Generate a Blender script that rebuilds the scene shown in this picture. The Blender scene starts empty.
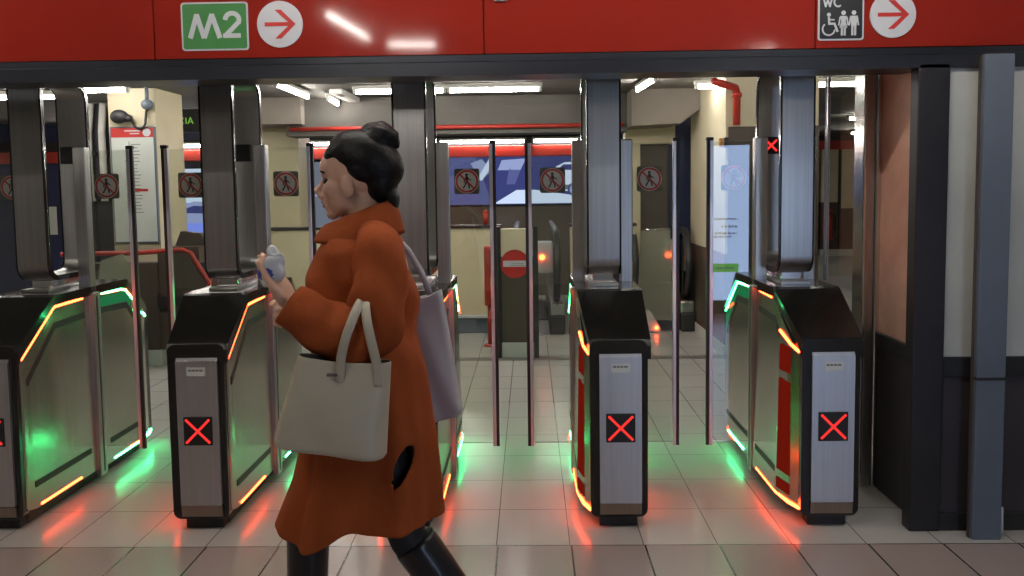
import bpy, bmesh, math, random
from mathutils import Vector, Matrix
R = math.radians
rnd = random.Random(7)
C = bpy.context.scene.collection
S = bpy.context.scene

# ------------------------------------------------------------------ camera
F_PX = 850.0
cam_d = bpy.data.cameras.new('camera')
cam_d.sensor_fit = 'HORIZONTAL'; cam_d.sensor_width = 36.0
cam_d.lens = 36.0 * F_PX / 1024.0
cam_d.shift_y = -38.5 / 1024.0
cam_d.clip_start = 0.02
cam = bpy.data.objects.new('camera', cam_d); C.objects.link(cam)
yaw, pitch, roll = math.atan(18 / F_PX), math.atan(63 / F_PX), 0.0135
fwd = Vector((-math.sin(yaw) * math.cos(pitch), math.cos(yaw) * math.cos(pitch), -math.sin(pitch)))
r0 = Vector((math.cos(yaw), math.sin(yaw), 0)); u0 = r0.cross(fwd)
rr = math.cos(roll) * r0 - math.sin(roll) * u0
uu = math.cos(roll) * u0 + math.sin(roll) * r0
cam.matrix_world = Matrix(((rr.x, uu.x, -fwd.x, 0), (rr.y, uu.y, -fwd.y, 0), (rr.z, uu.z, -fwd.z, 1.55), (0, 0, 0, 1)))
S.camera = cam

# ------------------------------------------------------------------ world, exposure
w = bpy.data.worlds.new('world'); S.world = w; w.use_nodes = True
w.node_tree.nodes['Background'].inputs[0].default_value = (0.55, 0.58, 0.62, 1)
w.node_tree.nodes['Background'].inputs[1].default_value = 0.03
S.view_settings.view_transform = 'Standard'
S.view_settings.look = 'None'
S.view_settings.gamma = 1.0
S.view_settings.use_curve_mapping = False
S.view_settings.exposure = 0.0
TUBE_HALL = 80.0      # radiance of the hall's fluorescent tubes
TUBE_NEAR = 75.0      # tubes over the near hall, older and dimmer

# ------------------------------------------------------------------ materials
def pick(n, *names):
    for k in names:
        if k in n.inputs: return n.inputs[k]
def mat(name, col, rough=.5, metal=0.0, var=.12, scale=(8, 8, 8), bump=0.0, bscale=None, coat=0.0, rvar=0.0, spec=.5, emit=None, es=0.0):
    m = bpy.data.materials.new(name); m.use_nodes = True
    nt = m.node_tree; b = nt.nodes['Principled BSDF']
    b.inputs['Roughness'].default_value = rough; b.inputs['Metallic'].default_value = metal
    pick(b, 'Specular IOR Level', 'Specular').default_value = spec
    if coat: pick(b, 'Coat Weight', 'Clearcoat').default_value = coat
    tc = nt.nodes.new('ShaderNodeTexCoord'); mp = nt.nodes.new('ShaderNodeMapping')
    mp.inputs['Scale'].default_value = scale
    nt.links.new(tc.outputs['Object'], mp.inputs[0])
    nz = nt.nodes.new('ShaderNodeTexNoise'); nz.inputs['Scale'].default_value = 1.0; nz.inputs['Detail'].default_value = 4
    nt.links.new(mp.outputs[0], nz.inputs['Vector'])
    rp = nt.nodes.new('ShaderNodeValToRGB')
    rp.color_ramp.elements[0].position = .3; rp.color_ramp.elements[1].position = .7
    rp.color_ramp.elements[0].color = (*[c * (1 - var) for c in col], 1)
    rp.color_ramp.elements[1].color = (*[min(1, c * (1 + var)) for c in col], 1)
    nt.links.new(nz.outputs['Fac'], rp.inputs[0]); nt.links.new(rp.outputs[0], b.inputs['Base Color'])
    if rvar:
        mr = nt.nodes.new('ShaderNodeMapRange'); mr.inputs['To Min'].default_value = rough - rvar; mr.inputs['To Max'].default_value = rough + rvar
        nt.links.new(nz.outputs['Fac'], mr.inputs[0]); nt.links.new(mr.outputs[0], b.inputs['Roughness'])
    if bump:
        src = nz
        if bscale:
            src = nt.nodes.new('ShaderNodeTexNoise'); src.inputs['Scale'].default_value = bscale; src.inputs['Detail'].default_value = 5
            nt.links.new(tc.outputs['Object'], src.inputs['Vector'])
        bp = nt.nodes.new('ShaderNodeBump'); bp.inputs['Strength'].default_value = bump; bp.inputs['Distance'].default_value = .01
        nt.links.new(src.outputs['Fac'], bp.inputs['Height']); nt.links.new(bp.outputs[0], b.inputs['Normal'])
    if emit:
        pick(b, 'Emission Color', 'Emission').default_value = (*emit, 1); b.inputs['Emission Strength'].default_value = es
    return m
def glow(name, col, s):
    m = bpy.data.materials.new(name); m.use_nodes = True; nt = m.node_tree
    for n in list(nt.nodes): nt.nodes.remove(n)
    o = nt.nodes.new('ShaderNodeOutputMaterial'); e = nt.nodes.new('ShaderNodeEmission')
    e.inputs[0].default_value = (*col, 1); e.inputs[1].default_value = s
    nt.links.new(e.outputs[0], o.inputs[0]); return m
def glass(name, tint, refl=.06, rough=.0):
    m = bpy.data.materials.new(name); m.use_nodes = True; nt = m.node_tree
    for n in list(nt.nodes): nt.nodes.remove(n)
    o = nt.nodes.new('ShaderNodeOutputMaterial'); t = nt.nodes.new('ShaderNodeBsdfTransparent'); g = nt.nodes.new('ShaderNodeBsdfGlossy')
    t.inputs[0].default_value = (*tint, 1); g.inputs['Roughness'].default_value = rough; g.inputs[0].default_value = (1, 1, 1, 1)
    lw = nt.nodes.new('ShaderNodeLayerWeight'); lw.inputs[0].default_value = .25
    mr = nt.nodes.new('ShaderNodeMapRange'); mr.inputs['To Min'].default_value = refl; mr.inputs['To Max'].default_value = .9
    mx = nt.nodes.new('ShaderNodeMixShader')
    nt.links.new(lw.outputs['Fresnel'], mr.inputs[0]); nt.links.new(mr.outputs[0], mx.inputs[0])
    nt.links.new(t.outputs[0], mx.inputs[1]); nt.links.new(g.outputs[0], mx.inputs[2]); nt.links.new(mx.outputs[0], o.inputs[0])
    return m
def tiles(name, col, grout, wx, wy, ox, oy, g, rough, var=.03):
    m = bpy.data.materials.new(name); m.use_nodes = True; nt = m.node_tree; b = nt.nodes['Principled BSDF']
    tc = nt.nodes.new('ShaderNodeTexCoord'); mp = nt.nodes.new('ShaderNodeMapping'); mp.inputs['Location'].default_value = (ox, oy, 0)
    nt.links.new(tc.outputs['Object'], mp.inputs[0])
    br = nt.nodes.new('ShaderNodeTexBrick'); br.offset = 0.0; br.squash = 1.0
    br.inputs['Scale'].default_value = 1.0; br.inputs['Brick Width'].default_value = wx; br.inputs['Row Height'].default_value = wy
    br.inputs['Mortar Size'].default_value = g; br.inputs['Mortar Smooth'].default_value = .3
    br.inputs['Color1'].default_value = (*[c * (1 - var) for c in col], 1); br.inputs['Color2'].default_value = (*[c * (1 + var) for c in col], 1)
    br.inputs['Mortar'].default_value = (*grout, 1)
    nt.links.new(mp.outputs[0], br.inputs['Vector'])
    nz = nt.nodes.new('ShaderNodeTexNoise'); nz.inputs['Scale'].default_value = 1.1; nz.inputs['Detail'].default_value = 1.5
    nt.links.new(tc.outputs['Object'], nz.inputs['Vector'])
    mx = nt.nodes.new('ShaderNodeMixRGB'); mx.blend_type = 'MULTIPLY'; mx.inputs[0].default_value = 1.0
    m2 = nt.nodes.new('ShaderNodeMapRange'); m2.inputs['From Min'].default_value = .0; m2.inputs['From Max'].default_value = 1.0
    m2.inputs['To Min'].default_value = .93; m2.inputs['To Max'].default_value = 1.06
    nt.links.new(nz.outputs['Fac'], m2.inputs[0])
    nt.links.new(br.outputs['Color'], mx.inputs[1]); nt.links.new(m2.outputs[0], mx.inputs[2])
    nt.links.new(mx.outputs[0], b.inputs['Base Color'])
    mr = nt.nodes.new('ShaderNodeMapRange'); mr.inputs['To Min'].default_value = rough - .01; mr.inputs['To Max'].default_value = rough + .015
    nt.links.new(nz.outputs['Fac'], mr.inputs[0]); nt.links.new(mr.outputs[0], b.inputs['Roughness'])
    bp = nt.nodes.new('ShaderNodeBump'); bp.inputs['Strength'].default_value = .25; bp.inputs['Distance'].default_value = .004; bp.invert = True
    nt.links.new(br.outputs['Fac'], bp.inputs['Height']); nt.links.new(bp.outputs[0], b.inputs['Normal'])
    return m

steel = mat('brushed_steel', (.50, .49, .47), .30, 1.0, .10, (2, 2, 160), .02, rvar=.06)
steel_v = mat('brushed_steel_upright', (.46, .45, .44), .34, 1.0, .10, (150, 150, 1.5), .02, rvar=.06)
steel_side = mat('steel_side_sheet', (.50, .49, .43), .22, 1.0, .06, (2, 60, 2), .01, rvar=.05)
steel_front = mat('steel_front_plate', (.60, .60, .61), .42, 1.0, .06, (120, 2, 2), .02, rvar=.05)
steel_low = mat('steel_kick_plate', (.30, .24, .20), .40, 1.0, .08, (60, 2, 2))
chrome = mat('chrome_trim', (.72, .71, .72), .16, 1.0, .04)
edge_light = mat('anodised_edge', (.62, .62, .68), .34, .55, .03)
black_gloss = mat('black_gloss', (.012, .011, .010), .16, 0, .2, coat=.2)
black_matt = mat('black_matt', (.014, .013, .014), .5, 0, .2)
rubber = mat('black_rubber', (.02, .02, .022), .45, 0, .2, bump=.05)
pane = glass('clear_pane', (.90, .92, .89), .05)
def frosted(name, col, k):
    m = bpy.data.materials.new(name); m.use_nodes = True; nt = m.node_tree
    for n in list(nt.nodes): nt.nodes.remove(n)
    o = nt.nodes.new('ShaderNodeOutputMaterial'); t = nt.nodes.new('ShaderNodeBsdfTransparent'); d = nt.nodes.new('ShaderNodeBsdfDiffuse'); mx = nt.nodes.new('ShaderNodeMixShader')
    nz = nt.nodes.new('ShaderNodeTexNoise'); nz.inputs['Scale'].default_value = 2.0; mr = nt.nodes.new('ShaderNodeMapRange'); mr.inputs['To Min'].default_value = k - .1; mr.inputs['To Max'].default_value = k + .1
    d.inputs[0].default_value = (*col, 1); nt.links.new(nz.outputs['Fac'], mr.inputs[0]); nt.links.new(mr.outputs[0], mx.inputs[0])
    nt.links.new(t.outputs[0], mx.inputs[1]); nt.links.new(d.outputs[0], mx.inputs[2]); nt.links.new(mx.outputs[0], o.inputs[0]); return m
pane_f = frosted('frosted_guard_pane', (.40, .39, .31), .6)
pane_b = glass('greenish_balustrade_pane', (.62, .68, .60), .08)
led_or = glow('led_orange_red', (1.0, .065, .014), 26.0)
led_red = glow('led_red', (1.0, .02, .02), 1.4)
led_gr = glow('led_green_white', (.05, 1.0, .30), 40.0)
refl_red = glow('red_reflection', (.13, .007, .003), 1.0)  # self-lit red, imitates a reflection on the gate corners
refl_green = glow('green_reflection', (.012, .20, .07), 1.0)  # self-lit green, imitates LED reflections in the gate sides
led_dot = glow('led_red_dots', (1.0, .035, .03), 1.3)
tube_hall = glow('fluorescent_tube', (1.0, .97, .90), TUBE_HALL)
tube_near = glow('old_fluorescent_tube', (1.0, .95, .88), TUBE_NEAR)
lamp_body = mat('lamp_housing', (.55, .54, .5), .5, 0, .1)
red_panel = mat('red_enamel_panel', (.245, .018, .011), .075, 0, .06, (1.2, 1.2, 1.2), .03, 1.2, spec=.4)
beam_dark = mat('dark_steel_beam', (.022, .024, .032), .32, .3, .25, (1, 8, 8), rvar=.08)
cream = mat('cream_plaster', (.60, .52, .36), .55, 0, .06, (3, 3, 3), .03, 30)
cream_near = mat('greyed_cream_plaster', (.50, .51, .47), .6, 0, .08, (2, 2, 3), .06, 40)
purple_low = mat('dark_purple_brown_paint', (.040, .031, .036), .5, 0, .15, (2, 2, 4), .05, 30)
post_dark = mat('dark_painted_post', (.020, .018, .021), .45, .2, .2)
brown = mat('brown_panel_paint', (.070, .050, .038), .45, 0, .12, (3, 3, 2))
terracotta = mat('terracotta_render', (.62, .36, .26), .7, 0, .14, (6, 6, 6), .12, 60)
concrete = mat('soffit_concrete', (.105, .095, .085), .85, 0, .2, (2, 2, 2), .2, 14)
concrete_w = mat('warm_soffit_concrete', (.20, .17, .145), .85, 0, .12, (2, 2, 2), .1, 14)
grey_paint = mat('grey_paint', (.115, .14, .18), .5, .1, .12, (4, 4, 2), .03, 20)
red_paint = mat('red_pipe_paint', (.42, .03, .02), .35, 0, .12)
navy = mat('navy_panel', (.026, .034, .10), .4, 0, .25, (1, 1, 1))
granite = mat('granite_strip', (.16, .15, .14), .4, 0, .5, (60, 60, 60))
white_en = mat('white_enamel', (.52, .53, .56), .4, 0, .04)
stick_white = mat('sticker_white', (.86, .83, .83), .5, 0, .03)
stick_red = mat('sticker_red', (.72, .03, .035), .5, 0, .04)
sign_green = mat('sign_green', (.045, .20, .05), .4, 0, .05)
sign_red = mat('sign_red', (.46, .022, .018), .4, 0, .05)
sign_black = mat('sign_black', (.010, .011, .014), .35, 0, .1)
sticker_dark = mat('sticker_smoked', (.10, .075, .06), .5, 0, .1)
paper = mat('printed_paper', (.62, .64, .60), .5, 0, .04)
ink = mat('grey_ink', (.17, .16, .16), .6, 0, .2)
ad_violet = glow('screen_violet', (.10, .115, .30), 1.0)
ad_deep = glow('screen_deep_blue', (.045, .055, .19), 1.0)
ad_white = glow('screen_white', (.62, .74, .95), 1.0)
ad_blue = glow('screen_bright_blue', (.22, .30, .95), 1.0)
ad_lilac = glow('screen_lilac', (.30, .36, .62), 1.0)
ad_grey = glow('screen_grey_blue', (.13, .15, .19), 1.0)
led_text = glow('green_led_text', (.16, .36, .05), 1.0)
disp_blue = glow('display_light_blue', (.45, .62, 1.0), 5.0)
disp_pale = glow('display_pale', (.60, .76, 1.0), 6.0)
disp_text = glow('display_text', (.12, .2, .42), 2.0)
disp_green = glow('display_green', (.16, .62, .10), 3.0)
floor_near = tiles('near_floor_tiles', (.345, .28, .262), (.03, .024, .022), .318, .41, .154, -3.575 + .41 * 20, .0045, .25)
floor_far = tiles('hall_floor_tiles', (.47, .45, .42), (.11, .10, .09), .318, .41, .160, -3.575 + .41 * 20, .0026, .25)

# ------------------------------------------------------------------ mesh helpers
class MB:
    def __init__(s): s.bm = bmesh.new(); s.mats = []
    def _m(s, m):
        if m not in s.mats: s.mats.append(m)
        return s.mats.index(m)
    def _set(s, faces, m, smooth=False):
        i = s._m(m)
        for f in faces: f.material_index = i; f.smooth = smooth
    def box(s, lo, hi, m, bev=0.0, seg=2, rot=None, piv=None):
        t = bmesh.new(); bmesh.ops.create_cube(t, size=1)
        c = [(a + b) / 2 for a, b in zip(lo, hi)]; d = [abs(b - a) for a, b in zip(lo, hi)]
        for v in t.verts: v.co = Vector((v.co.x * d[0] + c[0], v.co.y * d[1] + c[1], v.co.z * d[2] + c[2]))
        if bev: bmesh.ops.bevel(t, geom=t.edges[:], offset=min(bev, min(d) * .49), segments=seg, profile=.5, affect='EDGES')
        if rot is not None:
            p = Vector(piv if piv else c)
            for v in t.verts: v.co = rot @ (v.co - p) + p
        s._merge(t, m); return s
    def _merge(s, t, m, smooth=False):
        i = s._m(m); vm = {}
        for v in t.verts: vm[v] = s.bm.verts.new(v.co)
        for f in t.faces:
            try:
                g = s.bm.faces.new([vm[v] for v in f.verts]); g.material_index = i; g.smooth = smooth
            except ValueError: pass
        t.free()
    def prism(s, poly, m, fn0, fn1, smooth=False):
        """polygon points through fn0 (near cap) and fn1 (far cap)"""
        a = [s.bm.verts.new(fn0(*p)) for p in poly]; b = [s.bm.verts.new(fn1(*p)) for p in poly]
        fs = [s.bm.faces.new(a), s.bm.faces.new(b[::-1])]
        n = len(poly)
        for k in range(n): fs.append(s.bm.faces.new([a[k], b[k], b[(k + 1) % n], a[(k + 1) % n]]))
        s._set(fs, m, smooth); return s
    def flat(s, poly, m, y0, t, o=(0, 0)):
        """polygon (x,z) facing -y, front at y0, thickness t"""
        return s.prism([(p[0] + o[0], p[1] + o[1]) for p in poly], m, lambda x, z: (x, y0, z), lambda x, z: (x, y0 + t, z))
    def disc(s, cx, cz, r, m, y0, t, n=40, r2=0.0):
        P = [(cx + r * math.cos(2 * math.pi * k / n), cz + r * math.sin(2 * math.pi * k / n)) for k in range(n)]
        if not r2: return s.flat(P, m, y0, t)
        for k in range(n):
            a, b = 2 * math.pi * k / n, 2 * math.pi * (k + 1) / n
            s.flat([(cx + r * math.cos(a), cz + r * math.sin(a)), (cx + r * math.cos(b), cz + r * math.sin(b)),
                    (cx + r2 * math.cos(b), cz + r2 * math.sin(b)), (cx + r2 * math.cos(a), cz + r2 * math.sin(a))], m, y0, t)
        return s
    def stroke(s, pts, wd, m, y0, t, ext=.35):
        n = len(pts)
        for k in range(n - 1):
            a, b = Vector(pts[k]), Vector(pts[k + 1]); d = (b - a).normalized(); q = Vector((-d.y, d.x)) * wd / 2
            if k > 0: a = a - d * wd * ext
            if k < n - 2: b = b + d * wd * ext
            s.flat([tuple(a + q), tuple(a - q), tuple(b - q), tuple(b + q)], m, y0 - k * .00003, t)
        return s
    def tube(s, pts, r, m, n=10, caps=True, closed=False, sy=1.0, up=None):
        pts = [Vector(p) for p in pts]; N = len(pts)
        rs = r if isinstance(r, (list, tuple)) else [r] * N
        rings = []; ref = Vector(up) if up else None
        for k in range(N):
            if closed: d = (pts[(k + 1) % N] - pts[k - 1])
            else: d = pts[min(k + 1, N - 1)] - pts[max(k - 1, 0)]
            d.normalize()
            if ref is None:
                ref = Vector((0, 0, 1)) if abs(d.z) < .9 else Vector((1, 0, 0))
            a = ref - d * ref.dot(d)
            if a.length < 1e-5: a = d.orthogonal()
            a.normalize(); b = d.cross(a)
            if not up: ref = a
            rings.append([s.bm.verts.new(pts[k] + (a * math.cos(2 * math.pi * j / n) * sy + b * math.sin(2 * math.pi * j / n)) * rs[k]) for j in range(n)])
        fs = []
        for k in range(N if closed else N - 1):
            A, B = rings[k], rings[(k + 1) % N]
            for j in range(n): fs.append(s.bm.faces.new([A[j], A[(j + 1) % n], B[(j + 1) % n], B[j]]))
        if caps and not closed:
            fs.append(s.bm.faces.new(rings[0][::-1])); fs.append(s.bm.faces.new(rings[-1]))
        s._set(fs, m, True); return s
    def loft(s, rings, m, cap0=True, cap1=True, smooth=True, closed=True):
        V = [[s.bm.verts.new(p) for p in r] for r in rings]; n = len(V[0]); fs = []
        for A, B in zip(V, V[1:]):
            for j in range(n if closed else n - 1): fs.append(s.bm.faces.new([A[j], A[(j + 1) % n], B[(j + 1) % n], B[j]]))
        if cap0: fs.append(s.bm.faces.new(V[0][::-1]))
        if cap1: fs.append(s.bm.faces.new(V[-1]))
        s._set(fs, m, smooth); return s
    def ell(s, c, r, m, rot=None, nu=24, nv=16):
        t = bmesh.new(); bmesh.ops.create_uvsphere(t, u_segments=nu, v_segments=nv, radius=1)
        for v in t.verts:
            p = Vector((v.co.x * r[0], v.co.y * r[1], v.co.z * r[2]))
            if rot is not None: p = rot @ p
            v.co = p + Vector(c)
        s._merge(t, m, True); return s
    def build(s, name, parent=None, loc=None):
        bmesh.ops.recalc_face_normals(s.bm, faces=s.bm.faces[:])
        me = bpy.data.meshes.new(name); s.bm.to_mesh(me); s.bm.free()
        for m in s.mats: me.materials.append(m)
        o = bpy.data.objects.new(name, me); C.objects.link(o)
        if parent: o.parent = parent
        if loc: o.location = loc
        return o
def tag(o, label=None, cat=None, group=None, kind=None):
    if label: o['label'] = label
    if cat: o['category'] = cat
    if group: o['group'] = group
    if kind: o['kind'] = kind
    return o
def thing(name, label, cat, loc=(0, 0, 0), group=None):
    o = bpy.data.objects.new(name, None); o.empty_display_size = .1; C.objects.link(o); o.location = loc
    return tag(o, label, cat, group)
def struct(name, mb, loc=None, parent=None):
    o = mb.build(name, parent, loc)
    if not parent: o['kind'] = 'structure'
    return o
def rbox(name, lo, hi, m, parent=None, bev=0.0, loc=None): return MB().box(lo, hi, m, bev).build(name, parent, loc)
def copy_tree(o, parent=None):
    c = o.copy(); C.objects.link(c)
    if parent: c.parent = parent
    for ch in list(o.children): copy_tree(ch, c)
    return c
def arc(cx, cz, r, a0, a1, n=8): return [(cx + r * math.cos(R(a0 + (a1 - a0) * k / n)), cz + r * math.sin(R(a0 + (a1 - a0) * k / n))) for k in range(n + 1)]
def rrect(x0, z0, x1, z1, r, n=5):
    return arc(x1 - r, z0 + r, r, -90, 0, n) + arc(x1 - r, z1 - r, r, 0, 90, n) + arc(x0 + r, z1 - r, r, 90, 180, n) + arc(x0 + r, z0 + r, r, 180, 270, n)

# ------------------------------------------------------------------ the setting
YF = 3.72
ZC = 2.52            # hall ceiling
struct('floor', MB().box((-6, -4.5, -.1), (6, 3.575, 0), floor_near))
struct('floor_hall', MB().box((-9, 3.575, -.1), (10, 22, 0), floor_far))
struct('trim_1', MB().box((-6, 7.50, -.01), (6, 7.64, .003), granite))
struct('ceiling', MB().box((-6, -4.5, 2.85), (6, YF, 2.95), mat('pale_ceiling', (.24, .23, .21), .8)))
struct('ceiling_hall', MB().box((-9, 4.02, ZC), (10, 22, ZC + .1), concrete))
struct('wall_behind', MB().box((-6, -4.6, 0), (6, -4.5, 2.9), cream_near))
struct('wall_left', MB().box((-6.1, -4.5, 0), (-6, 3.72, 2.9), cream_near))
# red fascia: four enamel panels with fine joints, fixed above the dark beam
seams = [-3.06, -1.622, -.188, 1.231, 4.2]
for k in range(4):
    struct('trim_%d' % (k + 2), MB().box((seams[k] + .002, YF, 2.122), (seams[k + 1] - .002, YF + .05, 2.85), red_panel, .003))
struct('trim_6', MB().box((-6, YF + .05, 2.115), (6, YF + .12, 2.85), post_dark))
# dark beam: stepped profile
prof = [(3.70, 2.03), (3.70, 2.085), (3.712, 2.092), (3.712, 2.118), (3.84, 2.118), (3.84, 2.4), (4.04, 2.4), (4.04, 2.045), (3.86, 2.045), (3.86, 2.03)]
struct('trim_7', MB().prism(prof, beam_dark, lambda y, z: (-6, y, z), lambda y, z: (4.2, y, z)))
# right-hand near wall: grey-cream above, black band, purple-brown below, black skirting
wr = MB()
wr.box((1.80, YF, .78), (6, YF + .18, 2.05), cream_near)
wr.box((1.80, YF - .012, .690), (6, YF + .18, .78), black_matt, .004)
wr.box((1.80, YF, .08), (6, YF + .18, .690), purple_low)
struct('wall_right', wr)
struct('baseboard_right', MB().box((1.80, YF - .012, 0), (6, YF + .18, .08), black_matt, .004))
struct('wall_side', MB().box((6, -4.5, 0), (6.1, 3.9, 2.9), cream_near))
struct('trim_8', MB().box((1.665, YF - .02, 0), (1.80, YF + .06, 2.05), post_dark, .006))
# recess wall running back beside the last gate
rw = MB()
rw.box((1.742, YF + .06, .80), (1.80, 4.27, 2.40), terracotta)
rw.box((1.722, YF + .06, .72), (1.80, 4.27, .80), post_dark, .006)
rw.box((1.742, YF + .06, 0), (1.80, 4.27, .72), purple_low)
struct('wall_recess', rw)
# fixed glazed panel between the last gate and the recess wall
wf = MB()
wf.box((1.652, 4.25, 0), (1.668, 4.38, 2.12), chrome, .005)
wf.box((1.668, 4.262, 0), (1.715, 4.38, 2.12), steel_v, .006)
wf.box((1.715, 4.25, 0), (1.742, 4.38, 2.5), chrome, .008)
wf.box((1.482, 4.28, 1.06), (1.498, 4.32, 2.12), chrome, .004)
wf.box((1.498, 4.28, 2.085), (1.652, 4.32, 2.12), chrome, .004)
wfo = struct('window_1', wf)
struct('pane', MB().box((1.498, 4.297, 1.08), (1.652, 4.303, 2.085), pane), parent=wfo)
struct('wall_near_hall', MB().box((1.742, 4.27, 0), (2.2, 4.46, 2.52), brown))
# hall: far wall, left wall, right side
fw = MB()
fw.box((-9, 12.06, 0), (2.6, 12.2, ZC), navy); fw.box((-3.4, 12.03, 0), (1.6, 12.06, 1.27), concrete_w)
struct('wall_back', fw)
struct('wall_hall_left', MB().box((-9.1, 4.0, 0), (-9, 12.2, ZC), cream))
struct('wall_hall_right', MB().box((10, 4.0, 0), (10.1, 22, ZC), cream))
struct('wall_far', MB().box((2.6, 20.2, 0), (10, 20.3, ZC), post_dark))
struct('wall_inner', MB().box((2.6, 12.06, 0), (2.75, 20.2, ZC), brown))
struct('wall_front_hall', MB().box((2.2, 4.38, 0), (10, 4.46, ZC), brown))
# red band along the far wall
struct('trim_9', MB().box((-9, 11.90, 1.965), (1.55, 12.06, 2.125), red_paint, .01).box((-9, 11.90, 2.13), (2.2, 12.06, 2.26), post_dark))
# dropped beams under the hall ceiling
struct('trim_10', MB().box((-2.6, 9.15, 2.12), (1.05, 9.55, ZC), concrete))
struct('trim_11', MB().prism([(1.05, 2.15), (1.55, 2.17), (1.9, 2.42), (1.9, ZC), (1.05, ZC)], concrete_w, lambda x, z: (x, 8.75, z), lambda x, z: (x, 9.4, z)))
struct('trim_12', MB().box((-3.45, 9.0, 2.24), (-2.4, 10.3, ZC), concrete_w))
# cream parapet with dark coping in front of the stairwell
def parapet(name, x0, x1, y=9.0):
    p = MB(); p.box((x0, y, .0), (x1, y + .16, 1.115), cream); p.box((x0 - .01, y - .02, 1.115), (x1 + .01, y + .18, 1.145), post_dark, .004)
    p.box((x0, y - .05, 0), (x1, y, .165), grey_paint, .01); p.box((x0, y - .09, .165), (x1, y + .0, .19), white_en, .004)
    return struct(name, p)
parapet('wall_parapet', -3.3, -.31); parapet('wall_parapet.001', .43, 1.12)
# square block on the right of the hall: cream, brown front and brown foot
bk = MB()
bk.box((1.745, 7.62, .92), (2.56, 9.25, ZC), cream); bk.box((1.738, 7.612, .10), (2.567, 9.258, .92), brown); bk.box((1.725, 7.60, 0), (2.58, 9.27, .10), cream_near)
bk.box((1.765, 7.595, .92), (2.56, 7.615, 2.05), brown)
struct('pillar_block', bk)
# cream pillar and lintel around a brown door and a navy panel
pl = MB(); pl.box((1.07, 9.5, 0), (1.235, 9.75, 2.0), cream); pl.box((1.07, 9.5, 2.0), (1.62, 9.75, 2.21), cream)
struct('pillar_door', pl)
struct('door_1', MB().box((1.235, 9.62, 0), (1.56, 9.68, 2.0), brown, .004))
struct('wall_navy', MB().box((1.56, 9.8, 0), (2.0, 9.86, 2.21), navy))
# left pillars
pl = MB(); pl.box((-3.97, 8.03, .95), (-3.52, 8.66, ZC), cream); pl.box((-3.97, 8.03, .12), (-3.52, 8.66, .95), cream); pl.box((-3.99, 8.01, 0), (-3.5, 8.68, .12), cream_near)
struct('pillar_map', pl)
pl = MB(); pl.box((-3.06, 9.6, 0), (-2.6, 10.1, 2.24), cream); pl.box((-3.09, 9.57, 0), (-2.57, 10.13, .14), cream_near)
struct('pillar_cream', pl)
pl = MB(); pl.box((-4.82, 9.2, 0), (-4.43, 9.7, ZC), post_dark); pl.box((-4.83, 9.19, 0), (-4.42, 9.71, .12), black_matt)
struct('pillar_dark', pl)
# far pillar in the right-hand corridor
pl = MB(); pl.box((6.12, 18, 1.13), (6.47, 18.5, 2.23), cream); pl.box((6.11, 17.99, .14), (6.47, 18.5, 1.13), brown); pl.box((6.09, 17.96, 0), (7.0, 18.5, .14), cream_near)
pl.box((6.47, 17.97, .14), (6.53, 18.5, 2.23), post_dark); pl.box((6.53, 18, 1.0), (6.80, 18.5, 2.23), cream); pl.box((6.53, 17.99, .14), (6.80, 18.5, 1.0), brown)
pl.box((6.80, 17.97, .14), (6.86, 18.5, 2.23), navy); pl.box((6.0, 17.9, 2.23), (7.1, 18.5, 2.41), red_paint)
pl.box((6.0, 18.0, 2.41), (7.1, 18.5, ZC), post_dark)
struct('pillar_corridor', pl)

# ------------------------------------------------------------------ tube lamps
def tube_lamp(a, b, m, label, group, width=.05, drop=.035):
    a, b = Vector(a), Vector(b); d = (b - a); L = d.length; mid = (a + b) / 2
    t = thing('tube_light', label, 'light', mid + Vector((0, 0, drop)), group)
    rz = math.atan2(d.y, d.x); t.rotation_euler = (0, 0, rz)
    h = MB(); h.box((-L / 2 - .02, -width / 2, -.012), (L / 2 + .02, width / 2, .02), lamp_body, .006); h.build('housing', t)
    for sx in (-1, 1):
        c = MB(); c.box((sx * L / 2 - .015, -.018, -drop - .02), (sx * L / 2 + .015, .018, -.01), lamp_body, .005); c.build('lamp_holder', t)
    g = MB(); g.tube([(-L / 2 + .01, 0, -drop), (L / 2 - .01, 0, -drop)], .016, m, 10); g.build('tube', t)
    return t
zt = 2.447
G = 'tube lights across the hall ceiling'
for x0, x1, lab in [(-5.35, -4.3, 'tube light across the ceiling above the leftmost ticket gate'), (-4.0, -3.55, 'short tube light in front of the cream map pillar'),
                    (-1.62, -.78, 'tube light across the ceiling just above the woman'), (-.74, .11, 'tube light across the ceiling above the middle gate passage'),
                    (1.56, 2.13, 'tube light in front of the red pipe and the cream block'), (2.4, 3.14, 'tube light above the right end of the rightmost gate')]:
    yl = 7.55 if -4.25 < x0 < -3 else 8.0
    tube_lamp((x0, yl, zt), (x1, yl, zt), tube_hall, lab, G)
G = 'tube lights running into the hall'
for a, b, lab in [((-2.157, 7.30), (-2.157, 8.36), 'tube light running away from the gates, left of the woman'), ((-1.99, 8.50), (-2.03, 9.10), 'tube light hung in a grey tray above the woman'),
                  ((1.086, 7.38), (1.04, 8.2), 'short tube light running away above the right gate passage'), ((4.55, 12.3), (4.9, 12.5), 'far tube light deep in the right corridor'),
                  ((-6.4, 7.0), (-6.4, 8.4), 'tube light over the left end of the hall'), ((5.2, 9.0), (5.2, 10.4), 'tube light in the right side of the hall'), ((6.0, 14.5), (6.0, 16), 'tube light near the far corridor pillar')]:
    tube_lamp((*a, zt), (*b, zt), tube_hall, lab, G)
for x, y in [(-3.4, 5.7), (-.9, 5.9), (1.5, 5.9), (-5.6, 5.7), (3.6, 6.0)]:
    tube_lamp((x - .6, y, zt), (x + .6, y, zt), tube_hall, 'tube light on the hall ceiling right behind the gates', 'tube lights behind the gates')
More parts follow.
